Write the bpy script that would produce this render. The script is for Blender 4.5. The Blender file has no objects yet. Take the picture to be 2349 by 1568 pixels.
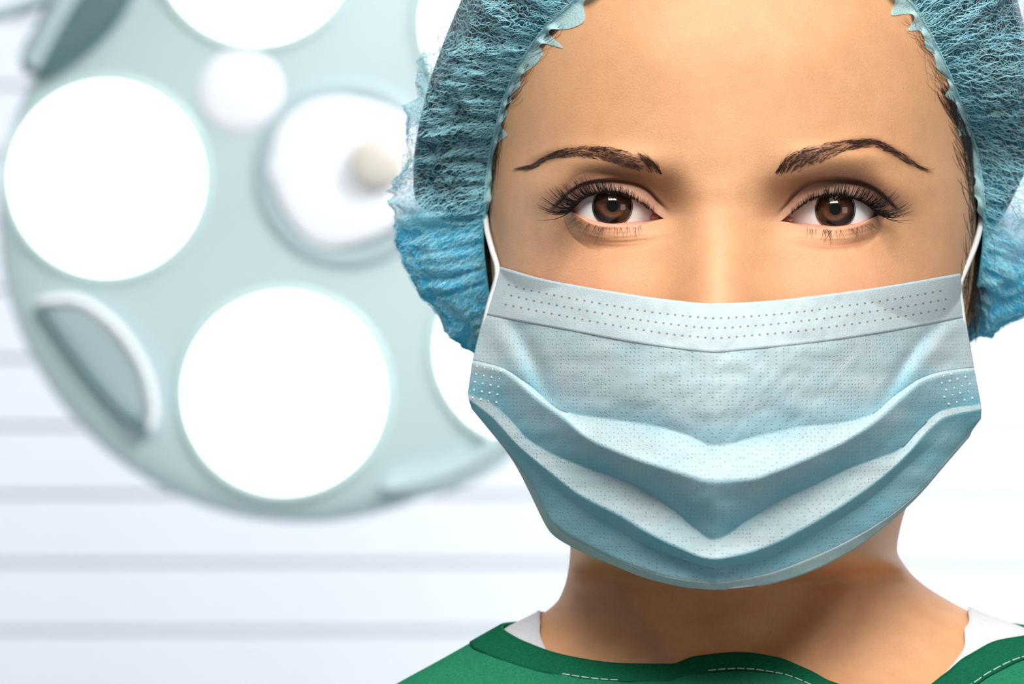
import bpy, math, random
import numpy as np
from mathutils import Vector
rng = np.random.default_rng(7)
random.seed(7)
scene = bpy.context.scene

# ------------------------------------------------------------------ camera, world, lights, exposure
S = 0.0001228            # metres covered by one picture unit at the focus distance
DIST = 1.2               # camera to the eyes
DP = DIST / S
Z0 = 1.52                # camera height
cam_d = bpy.data.cameras.new('camera')
cam = bpy.data.objects.new('camera', cam_d)
scene.collection.objects.link(cam)
cam.location = (0, -DIST, Z0)
cam.rotation_euler = (math.pi / 2, 0, 0)
cam_d.sensor_width = 36
cam_d.lens = 36 * DIST / (2349 * S)
cam_d.clip_start = 0.05
cam_d.dof.use_dof = True
cam_d.dof.focus_distance = DIST + 0.002
cam_d.dof.aperture_fstop = 17.0
scene.camera = cam

w = bpy.data.worlds.new('world'); scene.world = w
w.use_nodes = True
w.node_tree.nodes['Background'].inputs[0].default_value = (1.0, 0.985, 0.97, 1)
w.node_tree.nodes['Background'].inputs[1].default_value = 0.13

def area(name, loc, target, sx, sy, power, col=(1, 1, 1)):
    l = bpy.data.lights.new(name, 'AREA'); l.shape = 'RECTANGLE'
    l.size = sx; l.size_y = sy; l.energy = power; l.color = col
    o = bpy.data.objects.new(name, l); scene.collection.objects.link(o)
    o.location = loc
    o.rotation_euler = (Vector(target) - Vector(loc)).to_track_quat('-Z', 'Y').to_euler()
    return o
HEAD = (0.06, 0.0, Z0 + 0.03)
area('key_softbox', (0.06, -0.98, Z0 + 0.94), HEAD, 0.8, 0.7, 29.5, (1.0, 0.99, 0.965))
area('fill_softbox', (0.95, -0.88, Z0 + 0.02), HEAD, 0.48, 0.48, 1.5, (1.0, 0.98, 0.96))
area('strip_light_right', (1.05, 1.35, Z0 + 0.3), HEAD, 0.5, 1.4, 4.2)
area('strip_light_left', (-1.15, 1.15, Z0 + 0.3), HEAD, 0.5, 1.4, 5.5)
area('wall_light', (1.1, 1.5, Z0 + 1.1), (0.6, 3.0, Z0), 1.6, 0.6, 52.0, (0.97, 0.99, 1.0))
bl = area('housing_fill', (0.62, 0.62, Z0 + 0.75), (0.08, 1.33, Z0 + 0.02), 0.3, 0.3, 1.7)  # unseen fill lamp added to brighten the right of the lamp housing
bl.data.spread = math.radians(70)
scene.view_settings.view_transform = 'Standard'
scene.view_settings.look = 'None'
scene.view_settings.exposure = 0.0
scene.view_settings.gamma = 1.0
scene.view_settings.use_curve_mapping = False

# ------------------------------------------------------------------ helpers
def P(px, py, d):
    """point that stands d units behind the focus plane on the line of sight of (px, py)"""
    px, py, d = np.broadcast_arrays(np.asarray(px, float), np.asarray(py, float), np.asarray(d, float))
    k = (DP + d) / DP
    return np.stack([(px - 1174.5) * k * S, d * S, Z0 + (784 - py) * k * S], -1)

def pchip(xs, ys):
    xs = np.asarray(xs, float); ys = np.asarray(ys, float)
    h = np.diff(xs); dl = np.diff(ys) / h
    m = np.zeros_like(ys)
    m[0], m[-1] = dl[0], dl[-1]
    for i in range(1, len(xs) - 1):
        if dl[i - 1] * dl[i] > 0:
            w1 = 2 * h[i] + h[i - 1]; w2 = h[i] + 2 * h[i - 1]
            m[i] = (w1 + w2) / (w1 / dl[i - 1] + w2 / dl[i])
    def f(x):
        x = np.asarray(x, float)
        xc = np.clip(x, xs[0], xs[-1])
        i = np.clip(np.searchsorted(xs, xc, side='right') - 1, 0, len(xs) - 2)
        t = (xc - xs[i]) / h[i]
        t2 = t * t; t3 = t2 * t
        return (2*t3 - 3*t2 + 1) * ys[i] + (t3 - 2*t2 + t) * h[i] * m[i] + (-2*t3 + 3*t2) * ys[i+1] + (t3 - t2) * h[i] * m[i+1]
    return f
def curve(pts):
    a = np.array(pts, float)
    return pchip(a[:, 0], a[:, 1])
def sstep(a, b, x):
    t = np.clip((np.asarray(x, float) - a) / (b - a), 0, 1)
    return t * t * (3 - 2 * t)
def _h(ix, iy, seed):
    n = (ix * 374761393 + iy * 668265263 + seed * 974634777) & 0x7fffffff
    n = ((n ^ (n >> 13)) * 1274126177) & 0x7fffffff
    return ((n ^ (n >> 16)) & 0xffff) / 32767.5 - 1
def noise2(x, y, seed=0):
    x, y = np.broadcast_arrays(np.asarray(x, float), np.asarray(y, float))
    ix = np.floor(x).astype(np.int64); iy = np.floor(y).astype(np.int64)
    fx = x - ix; fy = y - iy
    fx = fx * fx * (3 - 2 * fx); fy = fy * fy * (3 - 2 * fy)
    a = _h(ix, iy, seed); b = _h(ix + 1, iy, seed); c = _h(ix, iy + 1, seed); d = _h(ix + 1, iy + 1, seed)
    return (a * (1 - fx) + b * fx) * (1 - fy) + (c * (1 - fx) + d * fx) * fy
def srgb(r, g, b):
    f = lambda c: (c / 255 / 12.92) if c / 255 <= 0.04045 else ((c / 255 + 0.055) / 1.055) ** 2.4
    return (f(r), f(g), f(b), 1.0)

def wloc(o):
    v = Vector((0, 0, 0))
    while o: v = v + o.location; o = o.parent
    return v
def mesh_obj(name, verts, faces, mat, parent=None, pivot=None, smooth=True, label=None):
    verts = np.asarray(verts, float).reshape(-1, 3)
    if pivot is None: pivot = verts.mean(0)
    pivot = np.asarray(pivot, float)
    me = bpy.data.meshes.new(name)
    me.from_pydata((verts - pivot).tolist(), [], faces if isinstance(faces, list) else faces.tolist())
    if smooth: me.polygons.foreach_set('use_smooth', [True] * len(me.polygons))
    me.materials.append(mat); me.update()
    o = bpy.data.objects.new(name, me); scene.collection.objects.link(o)
    o.location = Vector(pivot) - (wloc(parent) if parent else Vector((0, 0, 0)))
    if parent: o.parent = parent
    if label: o['label'] = label
    return o
def empty(name, loc, label, cat):
    o = bpy.data.objects.new(name, None); scene.collection.objects.link(o)
    o.empty_display_size = 0.05; o.location = loc; o['label'] = label; o['category'] = cat
    return o
def grid_faces(nr, nc, wrap=False, base=0):
    r = np.arange(nr - 1)[:, None]; c = np.arange(nc if wrap else nc - 1)[None, :]
    c2 = (c + 1) % nc
    f = np.stack([r * nc + c, r * nc + c2, (r + 1) * nc + c2, (r + 1) * nc + c], -1).reshape(-1, 4)
    return f + base
def tubes(Pw, rad, sides=3):
    """Pw (N,K,3) world points, rad (N,K) -> verts, faces"""
    N, K, _ = Pw.shape
    T = np.gradient(Pw, axis=1); T /= np.linalg.norm(T, axis=2, keepdims=True) + 1e-12
    ref = np.array([0.3, -0.9, 0.31])
    A = np.cross(T, ref); A /= np.linalg.norm(A, axis=2, keepdims=True) + 1e-12
    B = np.cross(T, A)
    ang = np.arange(sides) * 2 * math.pi / sides
    V = Pw[:, :, None, :] + rad[:, :, None, None] * (np.cos(ang)[None, None, :, None] * A[:, :, None, :] + np.sin(ang)[None, None, :, None] * B[:, :, None, :])
    f = grid_faces(K, sides, True)
    F = (f[None] + (np.arange(N) * K * sides)[:, None, None]).reshape(-1, 4)
    return V.reshape(-1, 3), F
def ribbons(Pw, width, side):
    """flat ribbons; side (N,K,3) unit vectors"""
    N, K, _ = Pw.shape
    V = np.stack([Pw - side * width[..., None] / 2, Pw + side * width[..., None] / 2], 2)
    f = grid_faces(K, 2)
    F = (f[None] + (np.arange(N) * K * 2)[:, None, None]).reshape(-1, 4)
    return V.reshape(-1, 3), F
def resample(ctrl, K):
    """Catmull-Rom through control points (n,dim) -> (K,dim)"""
    c = np.asarray(ctrl, float); n = len(c)
    c = np.vstack([2 * c[0] - c[1], c, 2 * c[-1] - c[-2]])
    t = np.linspace(0, n - 1, K); i = np.minimum(t.astype(int), n - 2); f = (t - i)[:, None]
    p0, p1, p2, p3 = c[i], c[i+1], c[i+2], c[i+3]
    return 0.5 * ((2*p1) + (-p0 + p2) * f + (2*p0 - 5*p1 + 4*p2 - p3) * f**2 + (-p0 + 3*p1 - 3*p2 + p3) * f**3)

# ------------------------------------------------------------------ materials
class NT:
    def __init__(s, name):
        s.m = bpy.data.materials.new(name); s.m.use_nodes = True
        s.t = s.m.node_tree; s.t.nodes.clear()
        s.out = s.t.nodes.new('ShaderNodeOutputMaterial')
    def n(s, typ, **kw):
        nd = s.t.nodes.new('ShaderNode' + typ)
        for k, v in kw.items():
            if k.startswith('_'): setattr(nd, k[1:], v)
        return nd
    def link(s, a, b): s.t.links.new(a, b)
    def math(s, op, a, b=None):
        nd = s.t.nodes.new('ShaderNodeMath'); nd.operation = op
        for i, v in enumerate((a, b)):
            if v is None: continue
            if isinstance(v, (int, float)): nd.inputs[i].default_value = v
            else: s.link(v, nd.inputs[i])
        return nd.outputs[0]
    def ramp(s, fac, stops):
        nd = s.t.nodes.new('ShaderNodeValToRGB')
        els = nd.color_ramp.elements
        while len(els) < len(stops): els.new(0.5)
        for e, (p, c) in zip(els, stops): e.position = p; e.color = c if len(c) == 4 else (*c, 1)
        s.link(fac, nd.inputs[0]); return nd.outputs[0]
    def noise(s, scale, detail=2, vec=None, rough=0.5):
        nd = s.t.nodes.new('ShaderNodeTexNoise'); nd.inputs['Scale'].default_value = scale
        nd.inputs['Detail'].default_value = detail; nd.inputs['Roughness'].default_value = rough
        if vec is not None: s.link(vec, nd.inputs['Vector'])
        return nd.outputs[0]
    def coord(s, which='Object'): return s.t.nodes.new('ShaderNodeTexCoord').outputs[which]
    def mapping(s, vec, scale):
        nd = s.t.nodes.new('ShaderNodeMapping'); nd.inputs['Scale'].default_value = scale
        s.link(vec, nd.inputs[0]); return nd.outputs[0]
    def bump(s, h, strength, dist):
        nd = s.t.nodes.new('ShaderNodeBump'); nd.inputs['Strength'].default_value = strength
        nd.inputs['Distance'].default_value = dist; s.link(h, nd.inputs['Height']); return nd.outputs[0]
    def mix(s, fac, a, b, mode='MIX'):
        nd = s.t.nodes.new('ShaderNodeMix'); nd.data_type = 'RGBA'; nd.blend_type = mode
        for sock, v in ((nd.inputs[0], fac), (nd.inputs[6], a), (nd.inputs[7], b)):
            if isinstance(v, (int, float)): sock.default_value = v
            elif isinstance(v, tuple): sock.default_value = v
            else: s.link(v, sock)
        return nd.outputs[2]
    def done(s, shader):
        s.link(shader, s.out.inputs[0]); return s.m
def setv(nd, key, v):
    nd.inputs[key].default_value = v
def principled(name, col, rough=0.5, spec=0.4, noise_scale=None, noise_amt=0.08, bump=None, **kw):
    k = NT(name); p = k.n('BsdfPrincipled')
    setv(p, 'Base Color', col); setv(p, 'Roughness', rough); setv(p, 'Specular IOR Level', spec)
    for a, b in kw.items(): setv(p, a.replace('_', ' '), b)
    if noise_scale:
        nz = k.noise(noise_scale, 3, k.coord())
        dark = tuple(c * (1 - noise_amt) for c in col[:3]) + (1,)
        lite = tuple(min(1, c * (1 + noise_amt)) for c in col[:3]) + (1,)
        k.link(k.ramp(nz, [(0.3, dark), (0.7, lite)]), p.inputs['Base Color'])
        if bump: k.link(k.bump(nz, bump[0], bump[1]), p.inputs['Normal'])
    return k.done(p.outputs[0])

def mat_skin():
    k = NT('skin'); p = k.n('BsdfPrincipled')
    at = k.n('Attribute'); at.attribute_name = 'tint'
    co = k.coord()
    n1 = k.noise(160, 4, co); n2 = k.noise(1900, 3, co, 0.6); n3 = k.noise(30, 2, co)
    col = k.mix(1.0, at.outputs['Color'], k.ramp(n1, [(0.3, (0.95, 0.93, 0.91)), (0.7, (1.03, 1.03, 1.03))]), 'MULTIPLY')
    col = k.mix(1.0, col, k.ramp(n3, [(0.35, (1.0, 0.96, 0.93)), (0.65, (1.0, 1.0, 1.0))]), 'MULTIPLY')
    col = k.mix(1.0, col, k.ramp(n2, [(0.3, (0.95, 0.94, 0.93)), (0.65, (1.02, 1.02, 1.02))]), 'MULTIPLY')
    k.link(col, p.inputs['Base Color'])
    setv(p, 'Roughness', 0.56); setv(p, 'Specular IOR Level', 0.44)
    setv(p, 'Subsurface Weight', 0.22); setv(p, 'Subsurface Radius', (1.0, 0.36, 0.18)); setv(p, 'Subsurface Scale', 0.003)
    k.link(k.bump(n2, 0.3, 0.0004), p.inputs['Normal'])
    return k.done(p.outputs[0])

def mat_fabric(name, col, transl=0.35, weave=2600, bumpd=0.0004, var=0.10, transp=0.0, tint=None, dots=None, uvw=False, shade_layers=None):
    """thin nonwoven sheet: diffuse + translucent, fine fibre relief"""
    k = NT(name); co = k.coord()
    n1 = k.noise(weave, 2, co, 0.6); n2 = k.noise(420, 3, co); n3 = k.noise(70, 2, co)
    dk = tuple(c * (1 - var) for c in col[:3]) + (1,); lt = tuple(min(1, c * (1 + var)) for c in col[:3]) + (1,)
    c = k.ramp(n1, [(0.3, dk), (0.7, lt)])
    c = k.mix(1.0, c, k.ramp(n2, [(0.3, (0.95, 0.97, 0.98)), (0.7, (1.02, 1.01, 1.01))]), 'MULTIPLY')
    if tint: c = k.mix(k.ramp(n3, [(0.35, (0, 0, 0)), (0.7, (0.6, 0.6, 0.6))]), c, tint)
    if shade_layers:  # bluer pleat colour, carries fold shade as well as overlapped sheet
        la = k.n('Attribute'); la.attribute_name = 'pleat_shade_layers'
        c = k.mix(k.math('MULTIPLY', la.outputs['Fac'], 1.0), c, shade_layers)
    h = n1
    if dots:
        v = k.n('TexVoronoi'); v.inputs['Scale'].default_value = dots; v.inputs['Randomness'].default_value = 0.25
        k.link(co, v.inputs['Vector'])
        dm = k.ramp(v.outputs['Distance'], [(0.16, (0, 0, 0)), (0.30, (1, 1, 1))])
        c = k.mix(1.0, c, k.ramp(dm, [(0, (0.86, 0.87, 0.88)), (1, (1, 1, 1))]), 'MULTIPLY')
        h = k.math('ADD', k.math('MULTIPLY', n1, 0.5), dm)
    if uvw:   # three rows of weld points along the nose band
        uv = k.n('UVMap'); sp = k.n('SeparateXYZ'); k.link(uv.outputs[0], sp.inputs[0])
        vv = k.math('MULTIPLY', sp.outputs[1], 4.9)
        row = k.math('FLOOR', vv)
        fu = k.math('SUBTRACT', k.math('FRACT', k.math('ADD', k.math('MULTIPLY', sp.outputs[0], 62.0), k.math('MULTIPLY', row, 0.37))), 0.5)
        fv = k.math('SUBTRACT', k.math('FRACT', vv), 0.5)
        dist = k.math('ADD', k.math('POWER', k.math('ABSOLUTE', k.math('MULTIPLY', fu, 6.6)), 2.0), k.math('POWER', k.math('ABSOLUTE', k.math('MULTIPLY', fv, 9.0)), 2.0))
        inside = k.math('LESS_THAN', dist, 1.0)
        rows = k.math('MULTIPLY', k.math('GREATER_THAN', row, 0.5), k.math('LESS_THAN', row, 3.5))
        ends = k.math('MULTIPLY', k.math('GREATER_THAN', sp.outputs[0], 0.03), k.math('LESS_THAN', sp.outputs[0], 0.965))
        hole = k.math('MULTIPLY', k.math('MULTIPLY', inside, rows), ends)
        c = k.mix(hole, c, srgb(158, 150, 144))
    d = k.n('BsdfDiffuse'); t = k.n('BsdfTranslucent'); mx = k.n('MixShader')
    nb = k.bump(h, 0.5, bumpd)
    for x in (d, t): k.link(c, x.inputs[0]); k.link(nb, x.inputs['Normal'])
    mx.inputs[0].default_value = transl
    k.link(d.outputs[0], mx.inputs[1]); k.link(t.outputs[0], mx.inputs[2])
    sh = mx.outputs[0]
    if transp:
        tr = k.n('BsdfTransparent'); m2 = k.n('MixShader')
        v = k.n('TexVoronoi')
        v.feature = 'DISTANCE_TO_EDGE'; v.inputs['Scale'].default_value = 520
        wv = k.n('VectorMath'); wv.operation = 'ADD'
        nzv = k.n('TexNoise'); nzv.inputs['Scale'].default_value = 300; k.link(co, nzv.inputs['Vector'])
        sc = k.n('VectorMath'); sc.operation = 'SCALE'; sc.inputs['Scale'].default_value = 0.004; k.link(nzv.outputs['Color'], sc.inputs[0])
        k.link(co, wv.inputs[0]); k.link(sc.outputs[0], wv.inputs[1]); k.link(wv.outputs[0], v.inputs['Vector'])
        op = k.ramp(v.outputs['Distance'], [(0.0, (0.6,) * 3), (0.06, (1 - transp,) * 3), (0.5, ((1 - transp) * 0.55,) * 3)])
        dn = k.n('Attribute'); dn.attribute_name = 'fold_layers'
        op = k.math('MAXIMUM', op, dn.outputs['Fac'])
        k.link(op, m2.inputs[0]); k.link(tr.outputs[0], m2.inputs[1]); k.link(sh, m2.inputs[2])
        sh = m2.outputs[0]
    return k.done(sh)

def mat_emit(name, col, strength):
    k = NT(name); e = k.n('Emission'); e.inputs[0].default_value = col; e.inputs[1].default_value = strength
    return k.done(e.outputs[0])
def mat_hair(name, a, b, rough=0.42, scale=(60, 60, 60)):
    k = NT(name); p = k.n('BsdfPrincipled')
    nz = k.noise(14, 4, k.mapping(k.coord(), scale), 0.65)
    k.link(k.ramp(nz, [(0.3, a), (0.72, b)]), p.inputs['Base Color'])
    setv(p, 'Roughness', rough); setv(p, 'Specular IOR Level', 0.35)
    k.link(k.bump(nz, 0.5, 0.0012), p.inputs['Normal'])
    return k.done(p.outputs[0])

M = {}
M['skin'] = mat_skin()
M['sclera'] = principled('eye_white', srgb(236, 232, 230), 0.12, 0.5, noise_scale=220, noise_amt=0.04, Subsurface_Weight=0.15, Subsurface_Scale=0.001)
M['flesh'] = principled('moist_flesh', srgb(214, 140, 128), 0.14, 0.6, noise_scale=900, noise_amt=0.12)
M['pupil'] = principled('pupil', (0.002, 0.002, 0.002, 1), 0.3, 0.2)
M['lash'] = principled('lash', srgb(22, 16, 14), 0.45, 0.4)
M['brow'] = principled('brow_hair', srgb(66, 44, 36), 0.5, 0.3)
M['hair'] = mat_hair('dark_hair', srgb(26, 19, 16), srgb(70, 52, 42))
M['strand'] = principled('hair_strand', srgb(50, 37, 29), 0.4, 0.4)
M['mask'] = mat_fabric('mask_fabric', srgb(214, 228, 230), 0.24, 2400, 0.0004, 0.06, dots=900, tint=srgb(200, 226, 232), shade_layers=srgb(140, 208, 224))
M['band'] = mat_fabric('mask_band', srgb(212, 226, 229), 0.22, 2600, 0.0004, 0.05, uvw=True)
M['hem'] = mat_fabric('mask_hem', srgb(204, 224, 226), 0.25, 2600, 0.0004, 0.05)
M['loop'] = mat_fabric('elastic', srgb(236, 236, 234), 0.15, 3000, 0.0003, 0.05)
M['weld'] = principled('weld_points', srgb(240, 250, 252), 0.4, 0.4)
M['cap'] = mat_fabric('cap_fabric', srgb(74, 206, 242), 0.6, 1800, 0.0005, 0.14, transp=0.93)
M['frill'] = mat_fabric('cap_frill', srgb(206, 243, 248), 0.35, 1900, 0.0005, 0.12)
M['fibre'] = mat_fabric('cap_fibre', srgb(190, 240, 250), 0.4, 1500, 0.0001, 0.10)
M['gown'] = mat_fabric('gown_fabric', srgb(44, 128, 92), 0.08, 1500, 0.0005, 0.22)
M['collar'] = mat_fabric('gown_collar', srgb(26, 100, 70), 0.05, 1700, 0.0005, 0.2)
M['thread'] = principled('thread', srgb(196, 214, 200), 0.6, 0.2)
M['shirt'] = mat_fabric('white_cotton', srgb(236, 234, 238), 0.15, 1800, 0.0004, 0.04)
M['wall'] = principled('wall_panel', srgb(236, 240, 247), 0.5, 0.3, noise_scale=4, noise_amt=0.015)
M['backing'] = principled('wall_backing', srgb(186, 198, 220), 0.7, 0.2, noise_scale=6, noise_amt=0.05)
M['floor'] = principled('floor_vinyl', srgb(205, 212, 218), 0.4, 0.4, noise_scale=12, noise_amt=0.04)
M['ceil'] = principled('ceiling_paint', srgb(240, 242, 244), 0.8, 0.2, noise_scale=12, noise_amt=0.02)
M['housing'] = principled('lamp_housing', srgb(190, 210, 213), 0.45, 0.5, noise_scale=5, noise_amt=0.02)
M['trimgrey'] = principled('lamp_trim', srgb(172, 192, 197), 0.3, 0.5, noise_scale=8, noise_amt=0.03)
M['darktrim'] = principled('lamp_dark_trim', srgb(88, 118, 122), 0.3, 0.5, noise_scale=8, noise_amt=0.03)
M['lampwhite'] = principled('lamp_white', srgb(240, 243, 248), 0.4, 0.4, noise_scale=8, noise_amt=0.01)
M['knob'] = principled('lamp_knob', srgb(214, 208, 196), 0.4, 0.4, noise_scale=30, noise_amt=0.03)
M['lens'] = mat_emit('lamp_lens', (1.0, 1.0, 0.985, 1), 3.4)
M['lensrim'] = principled('lamp_lens_rim', srgb(200, 226, 222), 0.2, 0.5, noise_scale=8, noise_amt=0.02)

# ------------------------------------------------------------------ the room
def box(x0, x1, y0, y1, z0, z1):
    v = [(x, y, z) for x in (x0, x1) for y in (y0, y1) for z in (z0, z1)]
    f = [(0, 1, 3, 2), (4, 6, 7, 5), (0, 4, 5, 1), (2, 3, 7, 6), (0, 2, 6, 4), (1, 5, 7, 3)]
    return v, f
WY = 3.0; WX = 4.2
CEIL = 3.0
for nm, b, mt in (('floor', (-WX, WX, -3.0, WY + 0.1, -0.1, 0.0), 'floor'), ('ceiling', (-WX, WX, -3.0, WY + 0.1, CEIL, CEIL + 0.1), 'ceil')):
    o = mesh_obj(nm, *box(*b), M[mt], smooth=False); o['kind'] = 'structure'
wall = mesh_obj('wall_back', *box(-WX, WX, WY + 0.015, WY + 0.1, 0, CEIL), M['backing'], smooth=False)
wall['kind'] = 'structure'
kw = (DIST + WY) / DIST
pitch = 156.0 * kw * S
zl = Z0 + (784 - 977) * kw * S          # one joint seen at picture row 977
gap = 0.0032
pv, pf = box(-WX, WX, -0.008, 0.013, -pitch / 2 + gap / 2, pitch / 2 - gap / 2)
pm = bpy.data.meshes.new('plank'); pm.from_pydata(pv, [], pf); pm.materials.append(M['wall'])
n0 = math.ceil((0 - zl) / pitch + 0.5); n1 = math.floor((CEIL - zl) / pitch - 0.5)
for i in range(n0, n1 + 1):
    o = bpy.data.objects.new('plank', pm); scene.collection.objects.link(o)
    o.parent = wall
    o.location = Vector((0, WY, zl + i * pitch + pitch / 2)) - wall.location

# ------------------------------------------------------------------ the surgical lamp
DL = 1.35 / S
LC = (690, 500)
lamp_top = P(LC[0], LC[1], DL + 330)
lamp = empty('surgical_lamp', tuple(lamp_top), 'large round surgical lamp with glowing white lenses behind the person', 'lamp')
def lathe(name, cx, cy, prof, mat, parent, seg=64, d0=DL, label=None, sx=1.0):
    """prof: list of (radius, depth offset)"""
    a = np.linspace(0, 2 * math.pi, seg, endpoint=False)
    pr = np.array(prof, float)
    px = cx + pr[:, 0:1] * np.cos(a) * sx; py = cy + pr[:, 0:1] * np.sin(a)
    d = np.repeat(d0 + pr[:, 1:2], seg, 1)
    # lay the shape out at one scale, that of its front plane
    k = (DP + d0) / (DP + d)
    cxs, cys = 1174.5, 784
    v = P(cxs + (px - cxs) * k, cys + (py - cys) * k, d).reshape(-1, 3)
    return mesh_obj(name, v, grid_faces(len(prof), seg, True), mat, parent, label=label)
def plate(name, outline, mat, parent, d, thick, bev=8, label=None):
    """rounded slab from an outline, its front face at depth d"""
    c = resample(np.array(list(outline) + [outline[0]], float), 72)[:-1]
    ctr = c.mean(0); nrm = (c - ctr); L = np.linalg.norm(nrm, axis=1, keepdims=True)
    rows = []
    for s, dd in ((0.0, 0), (0.5, 0), (1 - 2.0 * bev / L.mean(), 0), (1 - bev * 0.4 / L.mean(), bev * 0.4), (1.0, bev * 1.2), (1.0, thick)):
        q = ctr + nrm * s
        k = (DP + d) / (DP + d + dd)
        rows.append(P(1174.5 + (q[:, 0] - 1174.5) * k, 784 + (q[:, 1] - 784) * k, np.full(len(q), d + dd)))
    v = np.array(rows)
    return mesh_obj(name, v.reshape(-1, 3), grid_faces(len(rows), len(c), True), mat, parent, label=label)
def bar(name, pts, rad, mat, parent, K=30, sides=14, label=None, flat=None):
    c = resample(np.array(pts, float), K)
    v, f = tubes(P(c[:, 0], c[:, 1], c[:, 2])[None], np.full((1, K), rad * S * (DP + c[0, 2]) / DP), sides)
    f = f.tolist() + [list(range(sides))[::-1], list(range((K - 1) * sides, K * sides))]
    return mesh_obj(name, v, f, mat, parent, label=label)
R0 = 700
lathe('housing', *LC, [(0, 0), (300, 2), (560, 10), (640, 22), (676, 44), (694, 76), (700, 120), (690, 170), (600, 230), (400, 290), (120, 330), (0, 332)], M['housing'], lamp, 128, label='pale grey green round lamp housing')
lenses = [(245, 410, 232), (588, -125, 236), (652, 902, 240), (1185, 55, 228), (1215, 800, 225)]
for (x, y, r) in lenses:
    ri = lathe('lens_rim', x, y, [(r - 16, -6), (r - 10, -18), (r - 2, -20), (r + 6, -14), (r + 10, 0), (r + 10, 26)], M['lensrim'], lamp, 72)
    ln = lathe('lens', x, y, [(0, -120), (r * 0.35, -108), (r * 0.65, -78), (r * 0.86, -44), (r - 12, -14)], M['lens'], ri, 72)
lathe('hub_shade_ring', 800, 398, [(168, 0), (178, -26), (196, -34), (214, -22), (222, 14)], M['trimgrey'], lamp, 64)  # grey ring put in for the shade around the hub plate
hub = plate('hub_plate', [(612, 390), (640, 290), (720, 232), (820, 226), (930, 270), (985, 370), (960, 470), (860, 545), (740, 566), (660, 500)], M['lampwhite'], lamp, DL - 60, 70, 14)
lathe('hub_knob', 866, 372, [(0, -96), (36, -94), (52, -84), (60, -60), (62, 0)], M['knob'], hub, 40, DL - 60)
lathe('sensor_cover', 552, 210, [(0, -24), (70, -22), (90, -14), (98, 6)], M['lampwhite'], lamp, 48)
g = plate('grip_cover', [(72, 706), (120, 680), (190, 692), (262, 745), (322, 830), (352, 920), (346, 985), (306, 1012), (240, 940), (150, 830)], M['trimgrey'], lamp, DL - 50, 90, 18)
bar('grip_rim', [(92, 705, DL - 60), (190, 840, DL - 60), (275, 940, DL - 60), (340, 985, DL - 60)], 15, M['darktrim'], g)
bar('grip_edge', [(88, 692, DL - 66), (180, 690, DL - 66), (265, 748, DL - 66), (328, 842, DL - 66), (352, 940, DL - 66), (340, 990, DL - 66)], 10, M['lampwhite'], g)
g2 = plate('grip_cover', [(870, 1122), (900, 1090), (1000, 1068), (1100, 1025), (1195, 955), (1225, 985), (1150, 1068), (1040, 1125), (940, 1142)], M['housing'], lamp, DL - 50, 90, 14)
bar('grip_rim', [(880, 1122, DL - 60), (980, 1106, DL - 60), (1090, 1062, DL - 60), (1200, 985, DL - 60)], 10, M['trimgrey'], g2)
hp = plate('handle_plate', [(52, 165), (48, 120), (85, 50), (140, -60), (250, -120), (310, -60), (285, 20), (235, 85), (170, 140), (105, 172)], M['darktrim'], lamp, DL - 70, 120, 14)
bar('handle_bar', [(66, 148, DL - 100), (100, 85, DL - 110), (150, 0, DL - 110), (220, -110, DL - 90)], 24, M['trimgrey'], hp)
bar('side_arm', [(-260, 90, DL - 10), (-60, 50, DL - 40), (110, -5, DL - 60), (200, -60, DL - 60)], 16, M['trimgrey'], lamp)
# suspension arm up to the ceiling
hc = np.array(P(LC[0], LC[1], DL + 300))
armp = np.array([hc, hc + (0, 0.10, 0.02), hc + (0, 0.16, 0.25), (hc[0], hc[1] + 0.17, CEIL - 0.02), (hc[0], hc[1] + 0.17, CEIL)])
v, f = tubes(resample(armp, 40)[None], np.full((1, 40), 0.03), 16)
mesh_obj('suspension_arm', v, f, M['lampwhite'], lamp)

# ------------------------------------------------------------------ the person: body surface
EYES = [dict(c=(1405, 473), sgn=-1,
             up=[(1312, 485), (1320, 475), (1328, 467), (1345, 454), (1362, 446), (1394, 441), (1423, 444), (1448, 453), (1471, 466), (1489, 479), (1508, 492), (1522, 501)],
             lo=[(1312, 485), (1334, 496), (1357, 504), (1380, 509), (1408, 511), (1437, 510), (1466, 507), (1494, 505), (1510, 503), (1522, 501)],
             cr=[(1255, 490), (1272, 474), (1288, 458), (1311, 437), (1339, 422), (1368, 416), (1408, 414), (1451, 418), (1480, 430), (1509, 458), (1532, 482)]),
        dict(c=(1916, 480), sgn=1,
             up=[(1791, 507), (1799, 501), (1809, 493), (1830, 478), (1851, 463), (1872, 453), (1905, 448), (1935, 450), (1962, 457), (1986, 469), (2004, 483), (2013, 493)],
             lo=[(1791, 507), (1815, 509), (1845, 512), (1875, 515), (1905, 517), (1935, 516), (1965, 511), (1989, 504), (2004, 498), (2013, 493)],
             cr=[(1783, 490), (1797, 476), (1821, 445), (1848, 424), (1878, 415), (1920, 413), (1965, 418), (2004, 432), (2034, 455), (2055, 476), (2070, 490)])]
for e in EYES:
    for q in ('up', 'lo', 'cr'): e[q + 'f'] = curve(e[q])
    e['x0'] = e['up'][0][0]; e['x1'] = e['up'][-1][0]
    e['dc'] = 100.0
EA, EB = 130.0, 98.0            # eyeball half width towards the nose, half height / depth
EO = 102.0                      # half width towards the temple
def ewid(e, px): return np.where((px - e['c'][0]) * e['sgn'] > 0, EO, EA)
midf = curve([(900, 488), (1230, 488), (1312, 485), (1420, 494), (1522, 501), (1655, 506), (1791, 507), (1900, 502), (2013, 493), (2110, 490), (2400, 490)])

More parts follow.
